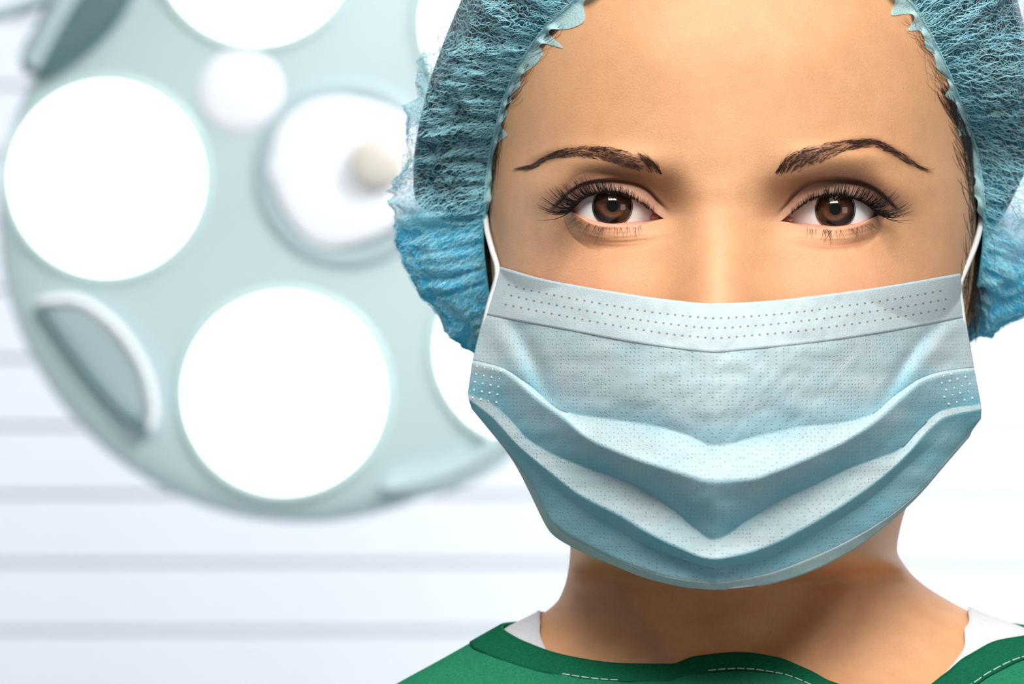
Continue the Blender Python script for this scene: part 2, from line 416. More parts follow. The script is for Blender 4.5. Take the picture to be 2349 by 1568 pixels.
Lf = curve([(-430, 1670), (-425, 1600), (-405, 1490), (-360, 1370), (-280, 1265), (-150, 1185), (0, 1142), (150, 1124), (300, 1118), (470, 1120), (620, 1128), (760, 1150), (900, 1185), (1000, 1215), (1100, 1250), (1200, 1292), (1260, 1308), (1310, 1303), (1370, 1284), (1402, 1252), (1437, 1185), (1475, 1118), (1530, 1020), (1568, 950), (1650, 810), (1750, 620), (1850, 420), (2000, 240), (2200, 190), (2700, 260)])
Rf = curve([(-430, 1690), (-425, 1760), (-405, 1870), (-360, 1990), (-280, 2095), (-150, 2175), (0, 2218), (150, 2236), (300, 2242), (470, 2240), (620, 2230), (760, 2208), (900, 2172), (1000, 2142), (1100, 2105), (1200, 2068), (1260, 2058), (1300, 2078), (1335, 2112), (1372, 2168), (1402, 2225), (1437, 2320), (1475, 2410), (1530, 2530), (1568, 2620), (1650, 2760), (1750, 2930), (1850, 3060), (2000, 3180), (2200, 3230), (2700, 3160)])
D0f = curve([(-430, 700), (-425, 560), (-405, 420), (-360, 260), (-280, 120), (-150, 5), (0, -55), (150, -78), (300, -86), (400, -76), (480, -52), (560, -42), (700, -48), (900, -70), (1100, -78), (1220, -70), (1262, -40), (1285, 60), (1300, 200), (1315, 340), (1340, 405), (1400, 400), (1470, 370), (1540, 315), (1600, 230), (1700, 150), (2000, 40), (2700, 20)])
DSf = curve([(-430, 760), (-280, 720), (0, 690), (470, 660), (700, 640), (900, 620), (1100, 620), (1300, 640), (1450, 640), (1600, 600), (2000, 560), (2700, 560)])
BBf = curve([(-430, 10), (-425, 180), (-405, 360), (-360, 520), (-280, 680), (-150, 820), (0, 900), (300, 920), (600, 820), (800, 600), (1000, 420), (1200, 340), (1350, 330), (1450, 360), (1600, 450), (2000, 560), (2700, 560)])
Pf = curve([(-430, 2.0), (0, 2.15), (300, 2.2), (470, 2.3), (700, 2.25), (1000, 2.0), (1200, 1.8), (1280, 1.9), (1400, 2.1), (1600, 2.4), (2700, 2.6)])
NAf = curve([(200, 0), (260, -0.5), (330, -4), (400, -12), (440, -26), (480, -40), (540, -68), (600, -100), (660, -132), (720, -165), (790, -205), (825, -170), (855, -60), (880, -8), (900, 0)])
NSf = curve([(330, 80), (440, 78), (500, 82), (600, 88), (700, 98), (790, 98), (900, 100)])
NCX = 1648

def base_depth(px, py):
    L, R = Lf(py), Rf(py); xc = (L + R) / 2; a = (R - L) / 2
    t = np.clip((px - xc) / a, -1, 1); p = Pf(py)
    c = np.clip(1 - np.abs(t) ** p, 0, 1) ** (1 / p)
    ds, d0 = DSf(py), D0f(py)
    return ds - (ds - d0) * c
def G(px, py, x, y, sx, sy, p=1.0):
    return np.exp(-(((px - x) / sx) ** 2 + ((py - y) / sy) ** 2) ** p)
def smin(a, b, k):
    h = np.clip(0.5 + 0.5 * (b - a) / k, 0, 1)
    return b * (1 - h) + a * h - k * h * (1 - h)
def eye_lid_depth(e, px, py, off):
    q = 1 - ((px - e['c'][0]) / (ewid(e, px) + off)) ** 2 - ((py - e['c'][1]) / (EB + off)) ** 2
    return np.where(q > 0, e['dc'] - (EB + off) * np.sqrt(np.maximum(q, 0)), e['dc'] - 3000 * q)
def face_depth(px, py):
    px, py = np.broadcast_arrays(np.asarray(px, float), np.asarray(py, float))
    d = base_depth(px, py)
    # nose
    d = d + NAf(py) * np.exp(-np.abs((px - NCX) / NSf(py)) ** 2.2)
    d = d - 26 * G(px, py, NCX - 92, 800, 44, 42) - 26 * G(px, py, NCX + 92, 800, 44, 42)
    # cheeks, brow ridges, temples, frontal eminences
    d = d - 46 * G(px, py, 1375, 690, 150, 105) - 46 * G(px, py, 1945, 690, 150, 105)
    d = d - 20 * G(px, py, 1395, 366, 110, 30) - 20 * G(px, py, 1935, 358, 110, 30)
    d = d + 22 * G(px, py, 1190, 370, 80, 140) + 22 * G(px, py, 2155, 370, 80, 140)
    d = d - 14 * G(px, py, 1500, 130, 130, 110) - 14 * G(px, py, 1850, 130, 130, 110)
    # mouth and chin forms under the mask
    d = d - 40 * G(px, py, 1660, 1010, 150, 90) - 30 * G(px, py, 1670, 1190, 110, 60)
    # neck muscles, throat hollow and collar bones
    for sx, x0, x1 in ((-1, 1340, 1600), (1, 2040, 1790)):
        xm = x0 + (x1 - x0) * np.clip((py - 1230) / 330, 0, 1.2)
        d = d - 34 * np.exp(-((px - xm) / 60) ** 2) * sstep(1290, 1340, py) * (1 - sstep(1560, 1640, py))
    d = d + 26 * G(px, py, 1695, 1560, 60, 60)
    d = d - 20 * G(px, py, 1690, 1420, 75, 40)
    d = d - 22 * G(px, py, 1450, 1590, 200, 22) - 22 * G(px, py, 1960, 1590, 200, 22)
    d = d - 34 * G(px, py, 1285, 490, 75, 75) - 10 * G(px, py, 2045, 495, 70, 70)
    for e in EYES:
        cx, cy = e['c']; s = -e['sgn']
        d = d + 50 * G(px, py, cx + s * 12, cy - 4, 122, 60, 1.5)
        d = d + 27 * G(px, py, cx + s * 122, cy - 2, 42, 56)
        d = d + 14 * G(px, py, cx + s * 85, cy - 50, 70, 28)
        dxo = (px - cx) * e['sgn']
        wlid = 1 - sstep(92, 150, dxo)
        d = d * (1 - wlid) + smin(d, eye_lid_depth(e, px, py, 12), 20 + 26 * sstep(10, 70, py - cy)) * wlid
        # crease of the upper lid and the fold of skin above it
        ccx = np.clip(px, e['cr'][0][0], e['cr'][-1][0])
        win = sstep(e['cr'][0][0] - 8, e['cr'][0][0] + 34, px) * (1 - sstep(e['cr'][-1][0] - 30, e['cr'][-1][0] + 8, px))
        dy = py - e['crf'](ccx)
        d = d + win * (9 * np.exp(-((dy - 1) / 5.0) ** 2) - 13 * np.exp(np.minimum(dy, 0) / 26) * (1 - sstep(-5, 3, dy)))
        # soft fold beneath the lower lid
        lx = np.clip(px, e['x0'], e['x1'])
        dl = py - (e['lof'](lx) + 44 + 10 * np.sin((lx - e['x0']) / (e['x1'] - e['x0']) * math.pi))
        wl = sstep(e['x0'] - 20, e['x0'] + 50, px) * (1 - sstep(e['x1'] - 30, e['x1'] + 40, px))
        d = d + wl * (2.2 * np.exp(-(dl / 11) ** 2) - 3 * np.exp(-((dl + 24) / 14) ** 2))
        fine = noise2(px / 90 + 7, (py - e['lof'](lx)) / 5.0, 5)
        d = d + wl * 0.9 * fine * np.exp(-((dl + 16) / 26) ** 2)
    return d

# rows
def spaced(a, b, s): return list(np.arange(a, b, s))
PYE = 494.0
rows_up = [-429.5, -428, -425, -420, -412, -400, -385] + spaced(-365, -120, 14) + spaced(-120, 290, 8) + spaced(290, 385, 4) + spaced(385, PYE, 2.2)
rows_lo = list(PYE + np.arange(2.2, 96, 2.2)) + spaced(592, 760, 5) + spaced(760, 1260, 9) + spaced(1260, 1350, 5) + spaced(1350, 1620, 6) + spaced(1620, 2700, 24)
# columns: angles, dense in front
fr = np.linspace(-math.pi / 2, math.pi / 2, 460)
fr = np.sign(fr) * (np.abs(fr) - 0.0)
bk = np.linspace(math.pi / 2, 3 * math.pi / 2, 110)[1:-1]
PHI = np.concatenate([fr, bk]); NF = len(fr); NC = len(PHI)

def body_rows(nominal, lid=None):
    """nominal rows (n,) -> px, py, d arrays (n, NC); lid 'up'/'lo' bends the rows along the lid margin"""
    nom = np.asarray(nominal, float)[:, None] * np.ones((1, NC))
    t = np.sin(PHI)[None, :]
    py = nom.copy()
    for it in range(3):
        L, R = Lf(py), Rf(py); px = (L + R) / 2 + (R - L) / 2 * t
        if lid:
            sh = midf(px) - PYE
            for e in EYES:
                ins = (px > e['x0']) & (px < e['x1'])
                if lid == 'up':
                    tgt = e['upf'](px) - 2.5 * sstep(0, 30, np.minimum(px - e['x0'], e['x1'] - px))
                else:
                    tgt = e['lof'](px) + 9.0 * sstep(0, 55, np.minimum(px - e['x0'], e['x1'] - px))
                sh = np.where(ins, tgt - PYE, sh)
            s = np.clip(np.abs(nom - PYE) / (150 if lid == 'up' else 130), 0, 1)
            front = (np.cos(PHI)[None, :] > 0) * 1.0
            py = nom + sh * (1 - s) ** 2 * (1 + 2 * s) * front
    frontm = np.cos(PHI)[None, :] >= -1e-9
    d = np.where(frontm, face_depth(px, py), DSf(py) + BBf(py) * np.abs(np.cos(PHI))[None, :])
    # ears
    earL = np.exp(-(((PHI - (-math.pi / 2 - 0.16)) % (2 * math.pi) + math.pi) % (2 * math.pi) - math.pi) ** 2 / 0.011)
    earR = np.exp(-((PHI - (math.pi / 2 + 0.16)) / 0.105) ** 2)
    ev = np.exp(-np.abs((py - 590) / 165) ** 4)
    px = px - 30 * earL[None, :] * ev + 40 * earR[None, :] * ev
    return px, py, d

uX, uY, uD = body_rows(rows_up + [PYE], 'up')
lX, lY, lD = body_rows([PYE] + rows_lo, 'lo')
nU = uX.shape[0]
VX = np.concatenate([uX, lX]); VY = np.concatenate([uY, lY]); VD = np.concatenate([uD, lD])
nR = VX.shape[0]
# neighbours outside the lid slits are welded: the first lower row reuses the vertices of the last upper row
frontc = np.cos(PHI) > 0
inside = np.zeros(NC, bool)
for e in EYES: inside |= frontc & (uX[-1] > e['x0'] + 0.5) & (uX[-1] < e['x1'] - 0.5)
remap = np.arange(nR * NC).reshape(nR, NC)
remap[nU, ~inside] = remap[nU - 1, ~inside]
F = grid_faces(nR, NC, True)
rix = F[:, 0] // NC
F = F[rix != nU - 1]                       # no faces across the slit row
F = remap.reshape(-1)[F]
body_px = [VX.reshape(-1)]; body_py = [VY.reshape(-1)]; body_d = [VD.reshape(-1)]
wet = [np.zeros(nR * NC)]
faces = F.tolist()
nv = nR * NC
# lid margins: from the skin edge back onto the eyeball
for e in EYES:
    cols = np.where(inside & (uX[-1] > e['x0']) & (uX[-1] < e['x1']))[0]
    ext = np.concatenate([[cols[0] - 1], cols, [cols[-1] + 1]])
    for which, ri in (('up', nU - 1), ('lo', nU)):
        x = VX[ri, ext]; y = VY[ri, ext]
        xc = np.clip(x, e['x0'], e['x1'])
        prev = remap[ri, ext]
        f_in = e['upf'](xc) + 1.0 if which == 'up' else e['lof'](xc)
        for k_, (off, sh) in enumerate(((2.5, 0.0), (-1.0, 4.0), (-14.0, 12.0))):
            yy = f_in - sh if which == 'up' else f_in + sh
            dd = eye_lid_depth(e, x, yy, off)
            dd = np.minimum(dd, e['dc'] + 10)
            dd[0] = dd[-1] = np.nan
            dd[0] = VD[ri, ext[0]] + 6 * (k_ + 1); dd[-1] = VD[ri, ext[-1]] + 6 * (k_ + 1)
            body_px.append(x); body_py.append(yy); body_d.append(dd); wet.append(np.full(len(x), 1.0 if which == 'lo' else 0.7))
            cur = np.arange(nv, nv + len(x)); nv += len(x)
            for j in range(len(x) - 1):
                q = [prev[j], prev[j + 1], cur[j + 1], cur[j]]
                if which == 'up': q = [int(z) for z in q]
                else: q = [int(z) for z in q[::-1]]
                faces.append(q)
            prev = cur
BX = np.concatenate(body_px); BY = np.concatenate(body_py); BD = np.concatenate(body_d); WET = np.concatenate(wet)
body_world = P(BX, BY, BD)
# close crown and foot
faces.append([int(i) for i in remap[0]][::-1]); faces.append([int(i) for i in remap[-1]])

person = empty('person', tuple(P(1690, 2700, 560)), 'person in green gown, blue cap and face mask looking straight ahead', 'person')
body = mesh_obj('body', body_world, faces, M['skin'], person, label='tanned skin of face, neck and shoulders')

# colour of the skin with its make-up (eye shadow, liner, lip of the lids)
base = np.array(srgb(224, 169, 125)[:3])
shadow = np.array(srgb(98, 58, 42)[:3]); liner = np.array(srgb(34, 24, 22)[:3])
pinkc = np.array(srgb(222, 150, 130)[:3]); rosy = np.array(srgb(235, 164, 130)[:3]); lidc = np.array(srgb(206, 158, 138)[:3])
col = np.repeat(base[None], len(BX), 0)
def blend(c, w): 
    global col
    col = col * (1 - w[:, None]) + c[None] * w[:, None]
isf = np.concatenate([np.repeat(frontc[None], nR, 0).reshape(-1), np.ones(len(BX) - nR * NC, bool)]) * 1.0
blend(rosy, isf * 0.5 * (G(BX, BY, 1350, 660, 130, 90) + G(BX, BY, 1960, 660, 130, 90) + G(BX, BY, 1648, 680, 60, 60)).clip(0, 1))
for e in EYES:
    cx, cy = e['c']; s = e['sgn']
    crx = np.clip(BX, e['cr'][0][0], e['cr'][-1][0]); dy = BY - e['crf'](crx)
    ux = np.clip(BX, e['x0'], e['x1']); du = BY - e['upf'](ux); dlw = BY - e['lof'](ux)
    outer = sstep(-60, 90, (BX - cx) * s)
    span = np.exp(-np.abs((BX - (cx - s * 2)) / 150) ** 4)
    lidm = isf * sstep(-6, 6, dy) * (1 - sstep(-2, 4, du)) * span
    blend(lidc, lidm * 0.8)
    above = isf * span * np.where(dy < 0, np.exp(-np.abs((dy + 8) / 36) ** 2.0), np.exp(-(dy / 10) ** 2))
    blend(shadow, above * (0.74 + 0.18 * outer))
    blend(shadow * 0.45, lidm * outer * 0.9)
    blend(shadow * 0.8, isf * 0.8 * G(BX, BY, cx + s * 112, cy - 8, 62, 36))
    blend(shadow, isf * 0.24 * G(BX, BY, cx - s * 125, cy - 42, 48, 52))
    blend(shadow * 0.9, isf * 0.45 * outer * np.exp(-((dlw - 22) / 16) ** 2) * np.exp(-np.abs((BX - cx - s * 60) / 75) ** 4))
    edge = np.exp(-np.abs((du + 2) / 7.5) ** 2) * np.exp(-np.abs((BX - cx) / 112) ** 6) * isf
    blend(liner, edge * (0.62 + 0.36 * outer))
    blend(pinkc, isf * 0.5 * np.exp(-((dlw - 12) / 14) ** 2) * np.exp(-np.abs((BX - cx + s * 20) / 100) ** 4) * (1 - 0.7 * outer))
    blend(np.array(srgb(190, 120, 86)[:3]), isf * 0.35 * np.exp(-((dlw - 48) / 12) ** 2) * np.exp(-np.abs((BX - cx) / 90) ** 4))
for pts, sg in (([(1199, 386), (1265, 357), (1311, 348), (1351, 347), (1408, 356), (1451, 372), (1510, 392)], -1), ([(1782, 393), (1845, 366), (1905, 343), (1950, 331), (1995, 327), (2040, 343), (2085, 368), (2118, 386)], 1)):
    bf = curve(pts); bx = np.clip(BX, pts[0][0], pts[-1][0])
    inb = sstep(pts[0][0] - 10, pts[0][0] + 40, BX) * (1 - sstep(pts[-1][0] - 40, pts[-1][0] + 10, BX))
    blend(np.array(srgb(128, 82, 60)[:3]), isf * inb * 0.66 * np.exp(-np.abs((BY - bf(bx)) / 15) ** 3))
blend(pinkc, WET * 0.9)
# hair-covered scalp
scalp = np.where(isf > 0, 0, 1.0) * sstep(700, 600, BY)
blend(np.array(srgb(70, 50, 40)[:3]), np.clip(scalp, 0, 1))
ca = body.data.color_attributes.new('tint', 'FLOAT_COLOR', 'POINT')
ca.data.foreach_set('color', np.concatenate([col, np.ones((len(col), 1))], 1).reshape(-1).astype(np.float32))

# ------------------------------------------------------------------ eyes
def mat_iris():
    k = NT('iris'); p = k.n('BsdfPrincipled'); co = k.coord()
    sp = k.n('SeparateXYZ'); k.link(co, sp.inputs[0])
    ang = k.math('ARCTAN2', sp.outputs[2], sp.outputs[0])
    r = k.math('SQRT', k.math('ADD', k.math('POWER', sp.outputs[0], 2.0), k.math('POWER', sp.outputs[2], 2.0)))
    rn = k.math('DIVIDE', r, 46 * S)
    cb = k.n('CombineXYZ'); k.link(k.math('MULTIPLY', k.math('SINE', ang), 9.0), cb.inputs[0]); k.link(k.math('MULTIPLY', k.math('COSINE', ang), 9.0), cb.inputs[1]); k.link(k.math('MULTIPLY', rn, 1.6), cb.inputs[2])
    nz = k.noise(2.2, 4, cb.outputs[0], 0.65)
    c = k.ramp(rn, [(0.28, srgb(70, 36, 16)), (0.5, srgb(128, 72, 30)), (0.78, srgb(104, 58, 26)), (0.92, srgb(52, 30, 20)), (1.0, srgb(30, 20, 18))])
    c = k.mix(1.0, c, k.ramp(nz, [(0.3, (0.45, 0.42, 0.4)), (0.7, (1.25, 1.2, 1.1))]), 'MULTIPLY')
    k.link(c, p.inputs['Base Color']); setv(p, 'Roughness', 0.5); setv(p, 'Specular IOR Level', 0.2)
    return k.done(p.outputs[0])
def mat_cornea():
    k = NT('cornea'); tr = k.n('BsdfTransparent'); gl = k.n('BsdfGlossy'); mx = k.n('MixShader'); fr_ = k.n('Fresnel')
    gl.inputs['Roughness'].default_value = 0.02
    fr_.inputs[0].default_value = 1.45
    k.link(k.math('MULTIPLY', fr_.outputs[0], 1.9), mx.inputs[0])
    k.link(tr.outputs[0], mx.inputs[1]); k.link(gl.outputs[0], mx.inputs[2])
    return k.done(mx.outputs[0])
M['iris'] = mat_iris(); M['cornea'] = mat_cornea()
def disc_rings(cx, cy, radii, depths, seg=64):
    a = np.linspace(0, 2 * math.pi, seg, endpoint=False)
    r = np.array(radii)[:, None]
    return P(cx + r * np.cos(a), cy + r * np.sin(a), np.repeat(np.array(depths, float)[:, None], seg, 1)).reshape(-1, 3), grid_faces(len(radii), seg, True)
for e in EYES:
    cx, cy = e['c']; dc = e['dc']
    eye = None
    # eyeball: ellipsoid open at the iris
    nr, ns = 40, 72
    th = np.linspace(math.asin(44 / EB), math.pi, nr)[:, None]; a = np.linspace(0, 2 * math.pi, ns, endpoint=False)[None]
    ax = EB + (np.where(np.cos(a) * e['sgn'] > 0, EO, EA) - EB) * sstep(0.5, 1.3, th)
    v = P(cx + ax * np.sin(th) * np.cos(a), cy + EB * np.sin(th) * np.sin(a), dc - EB * np.cos(th) * np.ones_like(a))
    eye = mesh_obj('eyeball', v.reshape(-1, 3), grid_faces(nr, ns, True), M['sclera'], person, pivot=P(cx, cy, dc), label='white of the eye')
    dlim = dc - EB * math.cos(math.asin(44 / EB))
    v, f = disc_rings(cx, cy, [13, 20, 28, 36, 42, 46.5], [dlim + 6, dlim + 5, dlim + 4, dlim + 2.5, dlim + 1, dlim + 0.3])
    mesh_obj('iris', v, f, M['iris'], eye, pivot=P(cx, cy, dlim + 3), label='brown iris')
    v, f = disc_rings(cx, cy, [0.01, 8, 15], [dlim + 7, dlim + 7, dlim + 7])
    mesh_obj('pupil', v, f, M['pupil'], eye, label='black pupil')
    rr = np.linspace(0.01, 47, 18); RC = 63.5
    sag = RC - np.sqrt(RC ** 2 - rr ** 2)
    v, f = disc_rings(cx, cy, rr, (dlim - 0.5) - (sag[-1] - sag))
    mesh_obj('cornea', v, f, M['cornea'], eye, label='clear glossy cornea')
    # tear duct flesh in the inner corner
    ix = (e['x1'] if e['sgn'] < 0 else e['x0']) + e['sgn'] * 17
    iy = float(midf(ix)) - 2
    th = np.linspace(0, math.pi, 14)[:, None]; a = np.linspace(0, 2 * math.pi, 24, endpoint=False)[None]
    bx_ = 17 * np.sin(th) * np.cos(a); by_ = 8.5 * np.sin(th) * np.sin(a); bd_ = -11 * np.cos(th) * np.ones_like(a)
    lump = 1 + 0.16 * noise2(bx_ / 5 + 3, by_ / 4 + 9, 3)
    dcan = float(eye_lid_depth(e, np.array([ix]), np.array([iy]), 0)[0])
    v = P(ix + bx_ * lump, iy + by_ * lump, dcan + 3 + bd_ * lump)
    mesh_obj('caruncle', v.reshape(-1, 3), grid_faces(14, 24, True), M['flesh'], eye, label='moist pink inner eye corner')

# lashes
def lash_set(e, upper):
    cx, cy = e['c']; s = e['sgn']; out = []; rad = []
    n = 270 if upper else 34
    K = 9
    for i in range(n):
        q = random.random()                       # 0 inner .. 1 outer
        q = q ** 0.7 if upper else 0.16 + 0.80 * q
        q = min(q, 0.995)
        xi = e['x1'] if s < 0 else e['x0']; xo = e['x0'] if s < 0 else e['x1']
        x = xi + (xo - xi) * (0.10 + 0.90 * q)
        if upper:
            y = float(e['upf'](x)) - 2 + random.uniform(-2.5, 1)
            ln = (10 + 72 * q ** 2.2) * random.uniform(0.55, 1.15)
            ang = (-0.25 + 1.75 * q ** 1.6) + random.gauss(0, 0.16)     # from up towards outside
            cl = math.sin(q * 40) * 0.10
            dx, dy = s * math.sin(ang + cl), -math.cos(ang + cl)
            fwd = (30 - 10 * q) * random.uniform(0.8, 1.1); sag = (9 - 2 * q + 6 * q * q)
            r0 = random.uniform(0.9, 1.35) * (0.8 + 0.45 * q)
        else:
            y = float(e['lof'](x)) + 10 + random.uniform(-2, 4)
            ln = (18 + 24 * q) * random.uniform(0.5, 1.25)
            ang = (-0.2 + 0.95 * q) + random.gauss(0, 0.28)
            dx, dy = s * math.sin(ang), math.cos(ang)
            fwd = 14 * random.uniform(0.7, 1.1); sag = -5
            r0 = random.uniform(0.36, 0.6)
        t = np.linspace(0, 1, K)
        d0 = float(face_depth(np.array([x]), np.array([y]))[0]) - 0.5
        X = x + dx * ln * t ** 1.15
        Y = y + dy * ln * (t ** 1.5) + sag * np.sin(t * math.pi) * (0.9 if upper else -0.3)
        D = d0 - fwd * np.sin(t * math.pi * 0.5)
        Z = np.minimum(D, face_depth(X, Y) - 1.2)
        out.append(P(X, Y, Z)); rad.append(r0 * S * (1 - 0.82 * t))
    v, f = tubes(np.array(out), np.array(rad), 3)
    o = mesh_obj('upper_eyelashes' if upper else 'lower_eyelashes', v, f, M['lash'], person, label='black mascara-coated eyelashes')
    o['kind'] = 'stuff'
for e in EYES:
    lash_set(e, True); lash_set(e, False)

# brows
BROWS = [
    dict(up=[(1199, 383), (1222, 372), (1265, 350), (1311, 336), (1351, 333), (1408, 339), (1466, 353), (1506, 378), (1519, 398)],
         lo=[(1199, 388), (1222, 387), (1265, 366), (1311, 361), (1351, 364), (1394, 371), (1423, 382), (1451, 391), (1494, 397), (1519, 401)], sgn=-1),
    dict(up=[(1778, 396), (1790, 376), (1805, 360), (1845, 340), (1905, 326), (1965, 319), (1995, 317), (2040, 333), (2085, 361), (2118, 385)],
         lo=[(1778, 402), (1815, 398), (1860, 383), (1905, 362), (1950, 345), (1995, 338), (2040, 353), (2085, 377), (2118, 389)], sgn=1)]
for b in BROWS:
    uf, lf = curve(b['up']), curve(b['lo']); x0, x1 = b['up'][0][0], b['up'][-1][0]; s = b['sgn']
    out, rad = [], []
    K = 7
    for i in range(520):
        q = random.random() ** 1.1                          # 0 at the nose
        x = (x1 - (x1 - x0) * q) if s < 0 else (x0 + (x1 - x0) * q)
        v_ = random.random(); y = float(uf(x)) * (1 - v_) + float(lf(x)) * v_
        # grow outwards: rise near the nose, follow the arch, upper hairs lie down
        xs = x + s * 22
        mid = lambda a: 0.5 * (float(uf(np.clip(a, x0, x1))) + float(lf(np.clip(a, x0, x1))))
        slope = (mid(x + s * 12) - mid(x - s * 12)) / 24.0
        ang = math.atan2(slope, 1) + (0.55 * (v_ - 0.35)) * -1 * (1.0 - 0.6 * q) - (0.35 if q < 0.12 else 0) + random.gauss(0, 0.13)
        ln = random.uniform(22, 42) * (1 - 0.25 * q)
        t = np.linspace(0, 1, K)
        X = x + s * math.cos(ang) * ln * t
        Y = y + math.sin(ang) * ln * t + 3.0 * t * t * (1 - 2 * v_) * (1 if q > 0.1 else 0)
        D = face_depth(X, Y) - 0.4 - 3.0 * np.sin(t * math.pi * 0.8)
        out.append(P(X, Y, D)); rad.append(random.uniform(0.34, 0.62) * (1.05 - 0.4 * q) * S * (1 - 0.75 * t))
    v, f = tubes(np.array(out), np.array(rad), 3)
    o = mesh_obj('eyebrow', v, f, M['brow'], person, label='dark brown arched eyebrow'); o['kind'] = 'stuff'

# ------------------------------------------------------------------ rings around the head: hair and cap
RING = [  # edge on the head (px,py, depth or None = on the skin), widest outline of the cap, of the hair
    ((1690, -110, None), (1680, -620), (1680, -520)),
    ((1900, -80, None), (2050, -540), (2010, -450)),
    ((2062, -5, None), (2280, -350), (2210, -280)),
    ((2110, 50, None), (2390, -150), (2300, -100)),
    ((2160, 145, None), (2445, 40), (2350, 60)),
    ((2200, 245, None), (2475, 200), (2375, 200)),
    ((2233, 345, None), (2485, 350), (2375, 320)),
    ((2250, 450, None), (2465, 480), (2340, 420)),
    ((2254, 540, 590), (2435, 600), (2290, 510)),
    ((2246, 620, 620), (2385, 690), (2230, 560)),
    ((2232, 690, 680), (2290, 750), (2200, 600)),
    ((2215, 745, 760), (2205, 778), (2150, 640)),
    ((2000, 850, 1000), (2020, 880), (1990, 740)),
    ((1680, 900, 1100), (1680, 935), (1680, 800)),
    ((1350, 860, 1000), (1335, 890), (1370, 740)),
    ((1150, 770, 700), (1090, 800), (1190, 640)),
    ((1128, 700, 600), (1030, 740), (1150, 600)),
    ((1116, 620, 575), (968, 655), (1120, 565)),
    ((1110, 540, 560), (928, 565), (1050, 520)),
    ((1118, 460, None), (910, 470), (962, 470)),
    ((1127, 380, None), (914, 390), (948, 400)),
    ((1143, 300, None), (932, 290), (958, 300)),
    ((1165, 220, None), (958, 200), (982, 200)),
    ((1198, 150, None), (985, 110), (1012, 110)),
    ((1250, 75, None), (1025, 0), (1058, 0)),
    ((1332, 0, None), (1100, -180), (1140, -160)),
    ((1480, -80, None), (1330, -450), (1360, -380))]
NRG = len(RING)
Ered = np.array([[a[0], a[1], (a[2] if a[2] is not None else float(face_depth(np.clip([a[0]], Lf(a[1]) + 5, Rf(a[1]) - 5), np.array([a[1]]))[0]))] for a, _, _ in RING], float)
Ocap = np.array([[o[0], o[1], max(430.0, Ered[i, 2] + 60)] for i, (_, o, _) in enumerate(RING)], float)
Ohair = np.array([[h[0], h[1], max(480.0, Ered[i, 2] + 110)] for i, (_, _, h) in enumerate(RING)], float)
def per(arr, f):
    f = np.asarray(f, float); i = np.floor(f).astype(int); t = (f - i)[..., None]
    p0, p1, p2, p3 = (arr[(i + k) % NRG] for k in (-1, 0, 1, 2))
    return 0.5 * (2*p1 + (-p0 + p2) * t + (2*p0 - 5*p1 + 4*p2 - p3) * t**2 + (-p0 + 3*p1 - 3*p2 + p3) * t**3)
BACKP = np.array([1680, 180, 1720.0])
def fold_noise(f, t, seed):
    wa = 0.8 * noise2(f * 0.9, t * 4.2, seed + 40); wb = 0.8 * noise2(f * 0.9 + 9, t * 4.2, seed + 41)
    return noise2(f * 1.35 + t * 2.0 + wa, t * 4.4 + wb, seed), noise2(f * 2.7 - t * 2.5 + wa * 1.5, t * 9.0 + wb * 1.5, seed + 1)
def ring_surface(f, t, O, wr=1.0, E_in=0.0, seed=1):
    """f ring position, t 0 at the edge .. 0.45 widest .. 1 back of the head; returns px,py,d"""
    f, t = np.broadcast_arrays(np.asarray(f, float), np.asarray(t, float))
    E = per(Ered, f).copy(); W = per(O, f)
    E[..., 2] += E_in
    q = np.clip(t / 0.45, 0, 1) * math.pi / 2
    q2 = np.clip((t - 0.45) / 0.55, 0, 1) * math.pi / 2
    xy = E[..., :2] + (W[..., :2] - E[..., :2]) * np.sin(q)[..., None]
    d = E[..., 2] + (W[..., 2] - E[..., 2]) * (1 - np.cos(q))
    xy = xy + (BACKP[:2] - xy) * (1 - np.cos(q2))[..., None]
    d = d + (BACKP[2] - d) * np.sin(q2)
    if wr:
        u = W[..., :2] - E[..., :2]; u = u / (np.linalg.norm(u, axis=-1, keepdims=True) + 1e-9)
        am = wr * sstep(0.0, 0.16, t) * (1 - 0.8 * sstep(0.8, 1, t))
        fw = f * NRG / NRG
        skew = t * 3.2
        n1_, n2_ = fold_noise(fw, t, seed)
        n = (np.abs(n1_) * -38 + np.abs(n2_) * -24 + noise2(fw * 8, t * 30, seed + 2) * 3 + 26)
        gath = noise2(fw * 7.5, t * 2.0, seed + 3) * 9 * (1 - sstep(0.1, 0.4, t)) * sstep(0, 0.03, t)
        n = n * am + gath * wr
        cn = np.sin(q); 
        xy = xy + u * (n * (0.25 + 0.75 * cn) * 0.8)[..., None]
        d = d - n * (1.0 - 0.6 * cn)
    return xy[..., 0], xy[..., 1], d

# hair mass
nf, nt = 240, 50
ff = np.linspace(0, NRG, nf, endpoint=False)[None, :]; tt = np.linspace(0, 1, nt)[:, None]
X, Y, D = ring_surface(ff, tt, Ohair, 0.0, 22.0)
n = noise2(ff * 1.3 + 3, tt * 20, 11) * 10 * sstep(0.05, 0.3, tt)
D = D - n
hair = mesh_obj('hair', P(X, Y, D).reshape(-1, 3), grid_faces(nt, nf, True), M['hair'], person, label='dark brown hair gathered under the cap')
